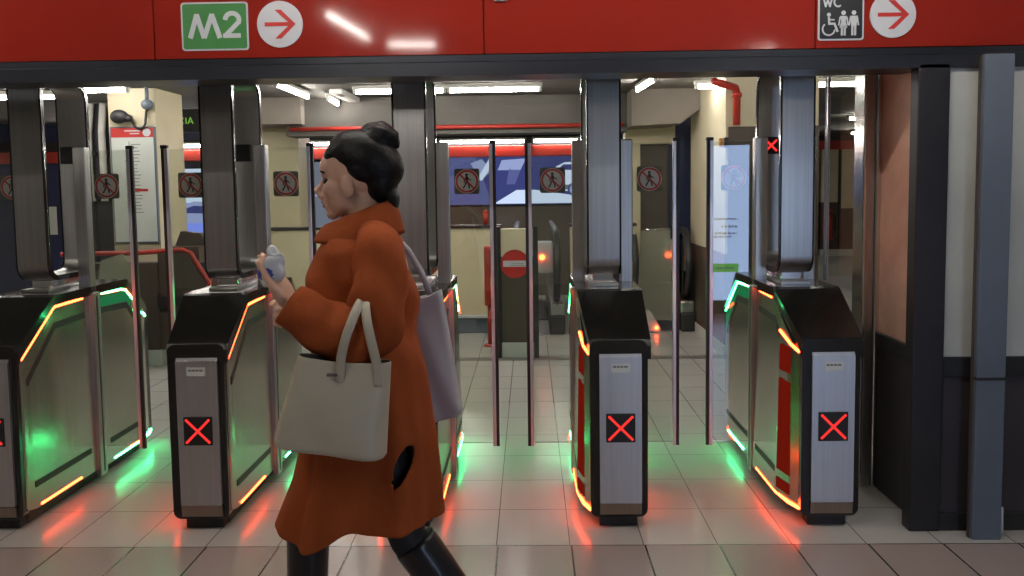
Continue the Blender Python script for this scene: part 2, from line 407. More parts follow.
tb = MB(); tb.box((-1.93, 8.3, 2.47), (-1.80, 9.4, 2.52), lamp_body, .01); tag(tb.build('cable_tray'), 'grey cable tray beside the tube light above the woman', 'cable tray')
G = 'tube lights along the red band'
for x0, x1, lab in [(-6.4, -5.3, 'tube light on the red band behind the leftmost arch'), (-5.1, -4.2, 'tube light on the red band above the bright blue screen'), (-3.15, -2.0, 'tube light on the red band behind the woman'),
                    (-1.24, -.05, 'tube light on the red band above the car screen'), (.06, .68, 'short tube light on the red band above the white car of the screen'), (1.5, 2.1, 'tube light at the end of the red band behind the right doors')]:
    tube_lamp((x0, 11.873, 2.175), (x1, 11.873, 2.175), tube_hall, lab, G)
G = 'tube lights over the near hall'
for a, b in [((-1.44, 1.33), (-1.335, .25)), ((-1.22, -.06), (-.80, -.12)), ((2.3, -.7), (2.3, -1.9)), ((.4, 2.75), (1.7, 2.75)), ((-3.4, 2.75), (-2.1, 2.75)), ((-1.3, 2.75), (0, 2.75)), ((3.0, 2.5), (3.0, 3.4))]:  # first two are mirrored in the fascia; the others are added for light
    tube_lamp((*a, 2.80), (*b, 2.80), tube_near, 'tube light on the ceiling of the near hall, out of the picture', G)

# ------------------------------------------------------------------ lit display of the near hall (seen as a reflection in the right door)
dp = thing('advertising_display', 'tall light blue lit advertising display, seen reflected in a glass door', 'display', (2.20, -1.25, 0))
q = MB(); q.box((-.46, -.16, 0), (.46, -.02, 2.1), black_matt, .02); q.build('cabinet', dp)
q = MB(); q.box((-.40, -.02, .16), (.40, -.008, 2.0), disp_blue); q.build('screen', dp)
q = MB(); q.prism([(-.40, .73), (-.06, .62), (-.06, 2.0), (-.40, 2.0)], disp_pale, lambda x, z: (x, -.008, z), lambda x, z: (x, -.005, z))
for z, x0, x1 in [(1.12, -.05, .26), (1.03, .08, .26), (.95, -.1, .26), (.91, -.05, .2)]:
    x = x0
    while x < x1: l = rnd.uniform(.02, .05); q.box((x, -.008, z), (min(x + l, x1), -.003, z + .022), disp_text); x += l + .014
q.box((-.06, -.008, .50), (.28, -.003, .60), disp_green)
for k in range(6): q.box((.02 + k * .036, -.003, .535), (.045 + k * .036, -.001, .558), disp_text)
q.build('graphic', dp)

# ------------------------------------------------------------------ signs on the fascia
def prohib(mb, cx, cz, y):
    mb.flat(rrect(cx - .066, cz - .066, cx + .066, cz + .066, .012), sticker_dark, y, .0012)
    mb.disc(cx, cz, .063, stick_white, y - .001, .001)
    mb.disc(cx, cz, .060, stick_red, y - .002, .001, r2=.049)
    k = lambda p: [(cx + a, cz + b) for a, b in p]
    mb.disc(cx - .001, cz + .034, .0075, sign_black, y - .002, .001, 14)
    mb.stroke(k([(-.001, .026), (0, -.004)]), .015, sign_black, y - .002, .001)
    mb.stroke(k([(0, .020), (-.014, .008), (-.013, -.008)]), .0055, sign_black, y - .002, .001)
    mb.stroke(k([(0, .020), (.014, .010), (.022, .004)]), .0055, sign_black, y - .002, .001)
    mb.stroke(k([(-.002, -.004), (-.010, -.020), (-.020, -.037)]), .0075, sign_black, y - .002, .001)
    mb.stroke(k([(.002, -.004), (.010, -.018), (.013, -.037)]), .0075, sign_black, y - .002, .001)
    mb.stroke(k([(-.037, .037), (.037, -.037)]), .0085, stick_red, y - .003, .001)
def arrow_sign(x, z, r, lab):
    t = thing('arrow_sign', lab, 'sign', (x, YF, z), 'round arrow signs on the red fascia')
    MB().disc(0, 0, r, white_en, -.006, .006, 56).build('disc', t)
    a = MB(); a.stroke([(-.66 * r, 0), (.62 * r, 0)], .17 * r, sign_red, -.0075, .0015)
    a.stroke([(-.18 * r, .62 * r), (.10 * r, .62 * r)], .0001, sign_red, -.0075, .0015)
    for sg in (1, -1):
        a.flat([(-.22 * r, sg * .62 * r), (.06 * r, sg * .62 * r), (.70 * r, 0), (.46 * r, 0)], sign_red, -.0076, .0016)
    a.build('arrow', t)
arrow_sign(-1.069, 2.263, .099, 'white round sign with red right arrow beside the green M2 plate')
arrow_sign(1.557, 2.258, .097, 'white round sign with red right arrow beside the dark WC plate')
t = thing('line_sign', 'green plate with pale border reading M2 on the red fascia', 'sign', (-1.353, YF, 2.259))
q = MB(); q.flat(rrect(-.146, -.103, .146, .103, .014), white_en, -.004, .004); q.flat(rrect(-.139, -.096, .139, .096, .010), sign_green, -.0052, .0012); q.build('plate', t)
q = MB()
q.stroke([(-.108, -.050), (-.076, .052)], .021, white_en, -.0065, .0013); q.stroke([(-.078, .052), (-.047, -.050)], .021, white_en, -.0066, .0013)
q.stroke([(-.047, -.050), (-.010, .052)], .021, white_en, -.0065, .0013); q.stroke([(-.012, .052), (.022, -.050)], .021, white_en, -.0066, .0013)
q.build('letter_m', t)
q = MB(); two = [(.046, .018)] + [(.077 + .030 * math.cos(R(a)), .026 + .028 * math.sin(R(a))) for a in range(180, -40, -20)] + [(.045, -.042)]
q.stroke(two[1:], .019, white_en, -.0065, .0013); q.stroke([(.036, -.041), (.112, -.041)], .019, white_en, -.0066, .0013); q.build('digit_two', t)
t = thing('toilet_sign', 'dark plate reading WC with wheelchair, woman and man pictograms', 'sign', (1.338, YF, 2.154))
q = MB(); q.flat(rrect(-.097, 0, .097, .285, .012), white_en, -.004, .004); q.flat(rrect(-.090, .007, .090, .278, .009), sign_black, -.0052, .0012); q.build('plate', t)
q = MB(); y = -.0065
q.stroke([(-.075, .178), (-.066, .143), (-.057, .170), (-.048, .143), (-.039, .178)], .007, white_en, y, .0013)
q.stroke([(-.013 + .017 * math.cos(R(a)), .1605 + .0185 * math.sin(R(a))) for a in range(50, 311, 26)], .007, white_en, y, .0013); q.build('lettering', t)
q = MB(); q.disc(-.052, .108, .0085, white_en, y, .0013, 16); q.stroke([(-.052, .098), (-.050, .070), (-.028, .070), (-.014, .036)], .009, white_en, y, .0013)
q.stroke([(-.050, .088), (-.028, .086)], .006, white_en, y, .0013); q.stroke([(-.052 + .026 * math.cos(R(a)), .048 + .026 * math.sin(R(a))) for a in range(130, 361, 16)], .0065, white_en, y, .0013); q.build('wheelchair_pictogram', t)
for name, cx, skirt in [('woman_pictogram', .010, True), ('man_pictogram', .054, False)]:
    q = MB(); q.disc(cx, .115, .0095, white_en, y, .0013, 16)
    q.stroke([(cx - .014, .098), (cx - .020, .062)], .006, white_en, y, .0013); q.stroke([(cx + .014, .098), (cx + .020, .062)], .006, white_en, y, .0013)
    if skirt: q.flat([(cx - .014, .102), (cx + .014, .102), (cx + .009, .080), (cx + .017, .052), (cx - .017, .052), (cx - .009, .080)], white_en, y, .0013)
    else: q.flat([(cx - .016, .102), (cx + .016, .102), (cx + .011, .058), (cx - .011, .058)], white_en, y, .0013)
    q.stroke([(cx - .006, .060), (cx - .006, .020)], .009, white_en, y, .0013); q.stroke([(cx + .006, .060), (cx + .006, .020)], .009, white_en, y, .0013)
    q.build(name, t)
q = MB(); q.box((-.031, -.02, 0), (.031, 0, .10), lamp_body, .008); q.box((-.022, -.03, .02), (.022, -.018, .09), grey_paint, .004)
tag(q.build('fascia_bracket', loc=(-.113, YF, 2.342)), 'small pale grey bracket on the red fascia above the middle', 'bracket')

# grey steel duct in front of the right wall
q = MB(); q.box((-.062, -.045, 0), (.062, .0, 2.072), grey_paint, .006); q.box((-.064, -.047, .70), (.064, .002, .712), post_dark)
q.box((-.066, -.02, .0), (-.060, .0, 2.07), brown, .002); q.box((-.03, -.005, .3), (.03, .058, .36), post_dark, .004).box((-.03, -.005, 1.5), (.03, .058, 1.56), post_dark, .004)
dpo = thing('steel_duct', 'grey square steel duct standing in front of the right wall', 'duct', (1.955, 3.65, 0))
q.build('casing', dpo)
q = MB(); q.tube([(.072, -.03, .02), (.070, -.03, .05), (.068, -.03, .14)], .007, white_en, 8); q.build('cable_end', dpo)

# ------------------------------------------------------------------ ticket gates
YC = 4.44
def make_gate():
    g = thing('ticket_gate', 'x', 'ticket gate', (0, YC, 0), 'ticket gates in a row')
    # body: lofted sections (y, xl, xr, z0, z1); the rear is the front turned half round
    half = [(-.665, -.112, .138, .10, .775), (-.655, -.118, .146, .085, .80), (-.60, -.138, .149, .075, .838), (-.47, -.163, .150, .07, .925), (-.44, -.165, .150, .07, .945), (-.365, -.165, .150, .07, 1.0), (-.04, -.165, .150, .07, 1.012)]
    secs = half + [(-y, -xr, -xl, z0, z1) for (y, xl, xr, z0, z1) in reversed(half)]
    def ring(y, xl, xr, z0, z1): return [(xl, y, z0), (xr, y, z0), (min(xr, .146), y, z1), (max(xl, -.146), y, z1)]
    MB().loft([ring(*s_) for s_ in secs], steel_side, smooth=False).build('body', g)
    MB().box((-.055, -.60, 0), (.105, .60, .09), black_matt, .006).box((-.075, -.655, 0), (.098, -.58, .066), black_matt, .004).build('plinth', g)
    # black top cover, slope - flat - slope
    cov = [(-.685, .775), (-.690, .835), (-.672, .862), (-.385, 1.045), (-.36, 1.052), (.36, 1.052), (.385, 1.045), (.672, .862), (.690, .835), (.685, .775), (.665, .80), (.372, 1.006), (-.372, 1.006), (-.665, .80)]
    def cx0(y, z): return (-.118 - .038 * min(1, max(0, (.69 - abs(y)) / .3)) if y < 0 else -.156, y, z)
    def cx1(y, z): return (.156 if y < 0 else .118 + .038 * min(1, max(0, (.69 - abs(y)) / .3)), y, z)
    c = MB(); c.prism(cov, black_gloss, cx0, cx1)
    bmesh.ops.bevel(c.bm, geom=[e for e in c.bm.edges if e.is_manifold and e.calc_face_angle(0) > 1.2], offset=.008, segments=2, affect='EDGES')
    c.build('top_cover', g)
    # front: black frame, steel plate, kick plate
    for sgn, nm in ((1, 'front'), (-1, 'rear')):
        f = MB()
        P = rrect(-.117, .055, .140, .86, .035)
        f.prism(P, black_gloss, lambda x, z: (x * sgn, -.690 * sgn, z), lambda x, z: (x * sgn, -.64 * sgn, z)); f.build(nm + '_frame', g)
        s_ = MB(); s_.prism(rrect(-.075, .122, .112, .788, .006), steel_front, lambda x, z: (x * sgn, -.704 * sgn, z), lambda x, z: (x * sgn, -.688 * sgn, z))
        s_.prism([(-.704, .770), (-.694, .800), (-.688, .800), (-.688, .770)], steel_front, lambda y, z: (-.075 * sgn, y * sgn, z), lambda y, z: (.112 * sgn, y * sgn, z))
        s_.build(nm + '_plate', g)
        k_ = MB(); k_.prism([(-.703, .120), (-.695, .068), (-.680, .062), (-.680, .120)], steel_low, lambda y, z: (-.075 * sgn, y * sgn, z), lambda y, z: (.112 * sgn, y * sgn, z)); k_.build('kick_plate', g)
    # LED cross display and small label
    d = MB(); d.box((-.047, -.711, .403), (.083, -.700, .534), black_matt, .003); dd = d.build('cross_display', g)
    x_ = MB()
    for k in range(-7, 8):
        for sg in ((1,) if k == 0 else (1, -1)):
            px, pz = .018 + k * .0072, .4685 + sg * k * .0072
            x_.disc(px, pz, .0062, led_dot, -.7125, .003, 8)
    x_.build('red_cross', dd)
    l = MB(); l.box((-.025, -.7065, .718), (.060, -.7035, .758), paper, .002)
    for x0, x1 in ((-.015, -.002), (.001, .014), (.017, .030), (.033, .050)): l.box((x0, -.7072, .741), (x1, -.7064, .749), ink)
    l.build('label_plate', g)
    def sx_(z, straight): return .1505 - .0043 * z if straight else .1655 - .019 * z
    # light strips
    def strip(pts, m, nm): MB().tube(pts, .0065, m, 8).build(nm, g)
    e = .1615
    for sg in (1, -1):   # sg=1: front right & rear left (straight); mirrored chamfered side below
        mf, mr_ = (led_or, led_gr) if sg == 1 else (led_gr, led_or)
        t_ = .1445
        strip([(t_ * sg, -.655 * sg, .790), (t_ * sg, -.368 * sg, .993), (t_ * sg, -.10 * sg, 1.0)], mf, 'light_strip')
        strip([(.1475 * sg, -.56 * sg, .083), (.1475 * sg, -.20 * sg, .083)], mf, 'light_strip')
        strip([(-t_ * sg, -.31 * sg, .998), (-t_ * sg, -.10 * sg, 1.002)], mf, 'light_strip')
        if sg < 0: strip([(t_, .31, .998), (t_, .366, .990), (.141, .50, .890)], mf, 'light_strip')
        strip([(-.1485 * sg, -.46 * sg, .860), (-.1385 * sg, -.60 * sg, .818), (-.1195 * sg, -.655 * sg, .795)], mf, 'light_strip')
        strip([(-e * sg, -.12 * sg, .083), (-e * sg, -.46 * sg, .083), (-.143 * sg, -.60 * sg, .083), (-.118 * sg, -.672 * sg, .083)], mf, 'light_strip')
    for sg in (1, -1):  # added glowing sheets that imitate green reflections in the steel sides
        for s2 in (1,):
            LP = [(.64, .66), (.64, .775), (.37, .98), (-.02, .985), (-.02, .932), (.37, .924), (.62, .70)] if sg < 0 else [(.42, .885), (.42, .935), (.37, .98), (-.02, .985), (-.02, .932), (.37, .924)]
            p = MB(); p.prism(LP, refl_green, lambda y, z: (sx_(z, sg < 0) * sg - .003 * sg, y, z), lambda y, z: (sx_(z, sg < 0) * sg + .0012 * sg, y, z)); p.build('light_reflection', g)
    ch = MB()      # added glowing sheets imitating a red reflection on the bevelled front corner
    def chx(z, y): return -(.1640 - (.0175 * z)) if y > -.5 else -(.1395 - .004 * z)
    for za, zb in ((.115, .165), (.205, .64), (.68, .80)):
        P_ = [(-.475, za), (-.475, min(zb, .84)), (-.595, min(zb, .80)), (-.595, za)]
        ch.prism(P_, refl_red, lambda y, z: (chx(z, y) - .0042, y, z), lambda y, z: (chx(z, y) + .004, y, z))
    ch.build('corner_reflection', g)
    # dark sensor bands below the upper strip and above the lower one
    for sg in (1, -1):
        for s2 in (1, -1):
            b = MB()
            for (ya, za), (yb, zb) in (((-.62, .66), (-.37, .885)), ((-.37, .885), (-.09, .895))):
                P = [(ya, za), (ya, za + .034), (yb, zb + .034), (yb, zb)]
                if sg * s2 < 0: P = [(max(p[0], -.44), p[1] if p[0] >= -.44 else p[1] + .16) for p in P]
                b.prism(P, black_matt, lambda y, z: (sx_(z, sg * s2 > 0) * sg - .003 * sg, y * s2, z), lambda y, z: (sx_(z, sg * s2 > 0) * sg + .0018 * sg, y * s2, z))
            b.build('sensor_band', g); b = MB()
            ya, yb = (-.60 if sg * s2 > 0 else -.44) * s2, -.09 * s2; xs = sx_(.19, sg * s2 > 0)
            b.box(((xs - .003) * sg, min(ya, yb), .175), ((xs + .0018) * sg, max(ya, yb), .205), black_matt)
            b.build('sensor_band', g)
    # door posts at the middle, glass leaves
    for sg in (1, -1):
        p = MB(); p.box((.092 * sg, -.03, .98), (.156 * sg, .03, 1.785), steel_v, .006); p.box((.140 * sg, -.036, .03), (.170 * sg, .036, 1.02), steel_v, .004)
        p.box((.155 * sg, -.006, .05), (.1715 * sg, .006, 1.0), black_matt)
        p.build('door_post', g)
    def leaf(sg):
        l = MB(); l.box((.156 * sg, -.005, .19), (.372 * sg, .005, 1.768), pane)
        o = l.build('door_leaf', g)
        s_ = MB(); s_.box((.366 * sg, -.012, .172), (.384 * sg, .012, 1.776), edge_light, .003); s_.box((.384 * sg, -.010, .172), (.400 * sg, .010, 1.776), black_matt, .002)
        s_.box((.366 * sg, -.014, 1.772), (.402 * sg, .014, 1.790), black_matt, .003); s_.build('edge_strip', o)
        w_ = MB(); prohib(w_, .252 * sg - .004, 1.580, .0095); w_.build('prohibition_sign', o)
    leaf(1); leaf(-1)
    # arch: a closed loop of steel band with black edges, on a short pedestal
    P = [(y, z) for y, z in rrect(-.257, 1.105, .20, 2.13, .085, 8)]
    Q = [(y, z) for y, z in rrect(-.232, 1.13, .175, 2.105, .062, 8)]
    def loop(x0, x1, m):
        b = MB(); n = len(P)
        b.loft([[(x0, y, z) for y, z in P], [(x1, y, z) for y, z in P]], m, False, False)
        b.loft([[(x0, y, z) for y, z in Q], [(x1, y, z) for y, z in Q]], m, False, False)
        for xx in (x0, x1): b.loft([[(xx, y, z) for y, z in P], [(xx, y, z) for y, z in Q]], m, False, False, False)
        return b
    cxm = -.012
    loop(cxm - .075, cxm + .075, steel_v).build('arch_band', g)
    for sg in (1, -1):
        loop(cxm + sg * .075, cxm + sg * .084, black_gloss).build('arch_edge', g)
        MB().tube([(cxm + sg * .080, -.245, 1.2), (cxm + sg * .080, -.245, 2.04)], .005, chrome, 8).build('chrome_line', g)
    pd = MB(); pd.box((-.085, -.25, 1.050), (.06, .17, 1.066), steel, .004); pd.box((-.065, -.18, 1.064), (.04, .12, 1.108), chrome, .006); pd.build('pedestal', g)
    tp = MB(); tp.box((cxm - .05, -.09, 2.125), (cxm + .05, .03, 2.53), beam_dark, .004); tp.build('hanger', g)
    st = MB(); st.box((cxm - .058, .148, 1.705), (cxm + .030, .177, 1.796), black_matt, .004); so = st.build('status_display', g)
    x_ = MB()
    for k in range(-4, 5):
        for sg in ((1,) if k == 0 else (1, -1)): x_.disc(cxm - .014 + k * .0065, 1.750 + sg * k * .0065, .0062, led_dot, .1455, .003, 8)
    x_.build('red_cross', so)
    return g
gate = make_gate()
labels = ['leftmost steel ticket gate, only its right side inside the picture', 'steel ticket gate left of the woman, with its front cross fully visible',
          'steel ticket gate hidden behind the woman in the orange coat', 'steel ticket gate right of the open middle passage, third cross from the left',
          'rightmost steel ticket gate, beside the glazed panel and dark post']
gates = [gate] + [copy_tree(gate) for k in range(4)]
for k, o in enumerate(gates):
    o.location = (-2.475 + .951 * k - (.010 if k == 4 else 0), YC, 0); o['label'] = labels[k]
    if k == 4:
        for c in list(o.children):      # nothing is lit on the closed right-hand side
            if c.name.startswith('light_') and min(v.co.x for v in c.data.vertices) > 0: bpy.data.objects.remove(c)
        lv = [c for c in o.children if c.name.startswith('door_leaf')]
        for c in lv:
            if max(v.co.x for v in c.data.vertices) > .2:
                for d_ in list(c.children): bpy.data.objects.remove(d_)
                bpy.data.objects.remove(c)
    if k < 3:   # status display dark on the left gates
        for c in o.children:
            if c.name.startswith('status_display'):
                for d_ in list(c.children): bpy.data.objects.remove(d_)

# ------------------------------------------------------------------ things in the hall behind
# wide screen with a car advert on the far wall
sc_ = thing('wall_screen', 'wide lit screen with a blue advert of a white car, on the far wall', 'screen', (-.22, 12.06, 1.28))
MB().box((-1.02, -.09, 0), (1.02, 0, .77), black_matt, .01).build('frame', sc_)
q = MB(); y = -.092; q.box((-1.0, y, .02), (.98, y + .004, .75), ad_deep)
q.flat([(-1.0, .02), (-.30, .02), (-.55, .75), (-1.0, .75)], ad_violet, y - .001, .001)
q.flat([(-.60, .60), (-.44, .66), (-.30, .50), (-.46, .36)], ad_lilac, y - .0015, .001)
q.flat([(-.52, .36), (-.44, .36), (-.26, .62), (-.34, .66)], ad_white, y - .002, .001)
q.flat([(-.22, .50), (.10, .50), (.18, .66), (-.16, .64)], ad_lilac, y - .002, .001)
q.flat([(-.10, .30), (.02, .30), (.10, .50), (-.06, .52)], ad_violet, y - .002, .001)
q.flat([(-.28, .03), (.96, .03), (.96, .12), (.30, .22), (.04, .22)], ad_white, y - .0025, .001)
q.build('advert_background', sc_)
q = MB(); y = -.096
q.flat([(.50, .20), (.52, .40), (.60, .54), (.72, .60), (.97, .60), (.97, .20)], ad_white, y, .001); q.flat([(.62, .50), (.70, .57), (.96, .57), (.96, .48)], ad_deep, y - .001, .001)
q.flat([(.50, .22), (.50, .27), (.97, .30), (.97, .22)], ad_grey, y - .001, .001)
q.disc(.86, .22, .10, ad_deep, y - .002, .001, 28); q.disc(.86, .22, .075, ad_lilac, y - .003, .001, 28); q.disc(.86, .22, .03, ad_deep, y - .004, .001, 20); q.build('car_picture', sc_)
sc_ = thing('wall_screen', 'bright blue and white lit screen with a car, beside the map pillar', 'screen', (-4.55, 12.06, .74))
MB().box((-.62, -.09, 0), (.50, 0, 1.14), black_matt, .01).build('frame', sc_)
q = MB(); q.box((-.60, -.094, .02), (.48, -.09, 1.12), ad_blue); q.box((-.60, -.0955, .64), (.48, -.094, 1.12), ad_white); q.box((-.60, -.0955, .02), (.48, -.094, .12), ad_white)
q.flat([(-.60, .36), (-.5, .56), (-.2, .66), (.1, .64), (.35, .5), (.40, .34)], ad_lilac, -.097, .001); q.flat([(-.5, .50), (-.2, .60), (.05, .58), (.2, .48)], ad_deep, -.098, .001); q.build('advert', sc_)
sc_ = thing('wall_screen', 'dim grey blue lit screen on the far wall in front of the woman', 'screen', (-2.75, 12.06, .95))
MB().box((-.55, -.09, 0), (.55, 0, 1.0), black_matt, .01).build('frame', sc_)
q = MB(); q.box((-.53, -.094, .02), (.53, -.09, .98), ad_grey); q.flat([(-.3, .5), (0, .7), (.3, .8), (.4, .6), (.1, .45)], ad_lilac, -.0955, .001); q.build('advert', sc_)
# posters on the navy wall
for k, (x, z, h_) in enumerate([(-6.85, 1.15, .42), (-6.55, 1.52, .18), (-7.75, 1.25, .16), (-7.75, 1.55, .16), (-6.0, 1.2, .3)]):
    q = MB(); q.box((-.09, -.015, -h_ / 2), (.09, 0, h_ / 2), black_matt, .003); q.box((-.082, -.018, -h_ / 2 + .01), (.082, -.014, h_ / 2 - .01), paper)
    tag(q.build('notice', loc=(x, 12.06, z)), ['tall white notice on the navy wall behind the leftmost arch', 'small upper notice on the navy wall behind the leftmost arch', 'lower wide notice on the navy wall at the left edge', 'upper wide notice on the navy wall at the left edge', 'white notice on the navy wall left of the dark column'][k], 'notice', 'notices on the navy wall')
# line map board on the cream pillar
mp_ = thing('map_board', 'white line map board with red header on the cream pillar', 'sign', (-3.735, 8.03, 1.06))
MB().box((-.215, -.035, 0), (.215, 0, 1.10), grey_paint, .006).build('frame', mp_)
q = MB(); q.box((-.20, -.038, .015), (.20, -.034, 1.0), paper)
q.box((-.035, -.0395, .03), (-.028, -.038, .96), ink)
for k in range(21):
    z = .93 - k * .032; q.box((-.015, -.0395, z), (-.015 + rnd.uniform(.05, .10), -.038, z + .007), ink)
for k in range(6): q.box((-.08, -.0395, .78 - k * .11), (-.05, -.038, .786 - k * .11), ink)
q.box((-.02, -.04, .49), (.13, -.038, .515), sign_red); q.build('map_sheet', mp_)
q = MB(); q.box((-.20, -.039, 1.0), (.20, -.034, 1.09), sign_red); q.disc(.14, .0, .038, white_en, -.041, .002)
for v in q.bm.verts:
    if v.co.z < .5: v.co.z += 1.045
q.box((-.07, -.041, 1.055), (.08, -.039, 1.066), white_en); q.box((-.02, -.041, 1.030), (.07, -.039, 1.040), white_en)
q.build('header', mp_)
# loudspeaker with hooked arm, camera dome on the pillar
ls = thing('loudspeaker', 'black round loudspeaker on a hooked arm above the line map', 'loudspeaker', (-3.72, 8.03, 2.2))
q = MB(); q.ell((-.10, -.10, .05), (.085, .05, .065), black_matt); q.ell((-.03, -.09, .035), (.05, .03, .035), black_matt); q.build('horn', ls)
q = MB(); q.tube([(.0, -.07, .02)] + [(.07 + .06 * math.cos(R(a)), -.06, .02 + .06 * math.sin(R(a)) - .02) for a in range(190, 371, 20)] + [(.128, -.03, .10), (.125, 0, .12)], .012, black_matt, 8); q.build('bracket_arm', ls)
cm = thing('ceiling_camera', 'grey dome camera under the ceiling by the map pillar', 'camera', (-3.56, 7.95, 2.36))
q = MB(); q.ell((0, 0, 0), (.055, .055, .05), grey_paint); q.build('dome', cm)
q = MB(); q.tube([(0, 0, .04), (0, 0, .16)], .018, grey_paint, 10); q.build('stem', cm)
# exit-direction sign with green letters
sg_ = thing('direction_sign', 'black hanging sign with green lit letters behind the map pillar', 'sign', (-3.55, 9.0, 2.17))
MB().box((-.30, -.03, 0), (.26, .03, .24), black_matt, .006).build('box', sg_)
q = MB(); y = -.032
q.stroke([(-.20, .19), (-.20, .05)], .02, led_text, y, .002); q.stroke([(-.235, .085), (-.20, .05), (-.165, .085)], .016, led_text, y, .002); q.stroke([(-.235, .155), (-.20, .19), (-.165, .155)], .016, led_text, y, .002)
q.stroke([(-.135, .15), (-.085, .085)], .012, led_text, y, .002); q.stroke([(-.085, .15), (-.135, .085)], .012, led_text, y, .002)
q.stroke([(-.06, .15), (-.06, .085)], .012, led_text, y, .002); q.stroke([(-.04, .085), (-.013, .15), (.014, .085)], .012, led_text, y, .002); q.stroke([(-.03, .105), (.005, .105)], .009, led_text, y, .002); q.build('lettering', sg_)
q = MB(); 
for x in (-.2, .18): q.tube([(x, 0, .235), (x, 0, .36)], .008, grey_paint, 8)
q.build('hanger', sg_)
# pipes on the dark column
for x, lab in ((-4.735, 'curved grey pipe on the dark column, left one'), (-4.60, 'straight grey pipe on the dark column, right one')):
    q = MB(); q.tube([(0, 0, 1.45), (-.02 if x < -4.7 else 0, 0, 1.8), (-.01 if x < -4.7 else 0, 0, 2.2), (.03, 0, 2.5)], .036, lamp_body, 12)
    q.box((-.05, .0, 1.95), (.05, .06, 1.99), black_matt, .004)
    tag(q.build('grey_pipe', loc=(x, 9.14, 0)), lab, 'pipe', 'grey pipes on the dark column')
# brown stair enclosure with red handrail
st = thing('stair_enclosure', 'brown stair enclosure with a red handrail below the line map', 'stair enclosure', (-3.4, 7.42, 0))
q = MB(); q.box((-.75, 0, .14), (.10, .14, .92), brown, .006); q.build('side_wall', st)
MB().box((-.77, -.01, 0), (.12, .15, .14), cream_near, .004).build('base', st)
q = MB(); q.prism([(.10, .14), (.10, 1.0), (.36, 1.0), (.62, .55), (.62, .14)], brown, lambda x, z: (x, .02, z), lambda x, z: (x, .12, z)); q.build('sloping_wall', st)
q = MB(); q.prism([(.10, .52), (.10, .62), (.30, .62), (.62, .20), (.62, .14), (.54, .14), (.28, .52)], post_dark, lambda x, z: (x, -.02, z), lambda x, z: (x, .02, z)); q.build('stringer', st)
q = MB(); q.prism([(.14, 1.04), (.20, 1.18), (.38, 1.16), (.44, 1.04)], brown, lambda x, z: (x, .30, z), lambda x, z: (x, .40, z)); q.prism([(.14, .9), (.14, 1.05), (.44, 1.05), (.44, .9)], brown, lambda x, z: (x, .10, z), lambda x, z: (x, .40, z)); q.build('rear_wall', st)
q = MB(); q.tube([(-.78, .06, 1.0), (-.1, .06, 1.005), (.30, .06, 1.03), (.38, .06, 1.0), (.66, .06, .52)], .022, red_paint, 10)
for x in (-.65, -.1): q.tube([(x, .06, .90), (x, .06, 1.0)], .012, red_paint, 8)
q.build('handrail', st)
q = MB(); q.prism([(0, 0), (.06, .36), (.24, .42), (.34, .28), (.36, 0)], pane_b, lambda x, z: (x, 0, z + .62), lambda x, z: (x, .012, z + .62)); q.box((.0, -.01, 0), (.36, .03, .62), grey_paint, .01)
gs = thing('glass_screen', 'grey green glass screen with cut corners left of the stair enclosure', 'glass screen', (-3.62, 6.95, 0))
q2 = MB(); q2.box((.0, -.01, 0), (.36, .03, .62), grey_paint, .01); q2.build('base', gs)
q.bm.free(); q = MB(); q.prism([(0, 0), (.06, .36), (.24, .42), (.34, .28), (.36, 0)], pane_f, lambda x, z: (x, 0, z + .62), lambda x, z: (x, .012, z + .62)); q.build('pane', gs)
# no-entry low wall in front of the escalator
ne = thing('barrier_wall', 'low cream and brown barrier wall with a no entry disc', 'barrier', (-.118, 7.62, 0))
MB().box((-.15, 0, .14), (.15, .12, .92), brown, .003).build('lower_panel', ne)
MB().box((-.15, 0, .92), (.15, .12, 1.17), cream, .003).build('upper_panel', ne)
MB().box((-.155, -.005, 0), (.155, .125, .14), cream_near, .003).build('base', ne)
for x in (-.168, .168): MB().box((x - .022, -.02, 0), (x + .022, .14, 1.19), post_dark, .004).build('edge_post', ne)
s_ = MB(); s_.disc(-.02, .855, .128, sign_red, -.006, .005, 44); s_.box((-.125, -.0085, .83), (.085, -.005, .885), white_en)
for k in range(5): s_.box((-.045 + k * .022, -.0095, .853), (-.030 + k * .022, -.0083, .860), ink)
for k in range(6): s_.box((-.065 + k * .023, -.0095, .838), (-.048 + k * .023, -.0083, .844), ink)
s_.build('no_entry_sign', ne)
# red hydrant cabinet on the parapet
hy = thing('hydrant_box', 'narrow red hydrant box left of the no entry disc', 'hydrant box', (-.40, 8.2, 0))
MB().box((-.045, -.05, .40), (.045, .05, .98), red_paint, .015).build('body', hy)
q = MB(); q.tube([(0, 0, 0), (0, 0, .41)], .02, red_paint, 10); q.tube([(0, 0, 0), (0, 0, .02)], .06, red_paint, 16); q.build('stand', hy)
q = MB(); q.tube([(.052, -.03, .55), (.056, -.03, .9)], .006, chrome, 8); q.build('handle', hy)
q = MB(); q.tube([(0, 0, 0), (0, 0, .13)], .03, red_paint, 12); q.ell((0, 0, .14), (.03, .03, .02), red_paint); q.tube([(0, 0, .13), (.0, 0, .18)], .008, black_matt, 8)
tag(q.build('extinguisher', loc=(-.47, 9.08, 1.145)), 'small red cylinder standing on the parapet below the car screen', 'cylinder')
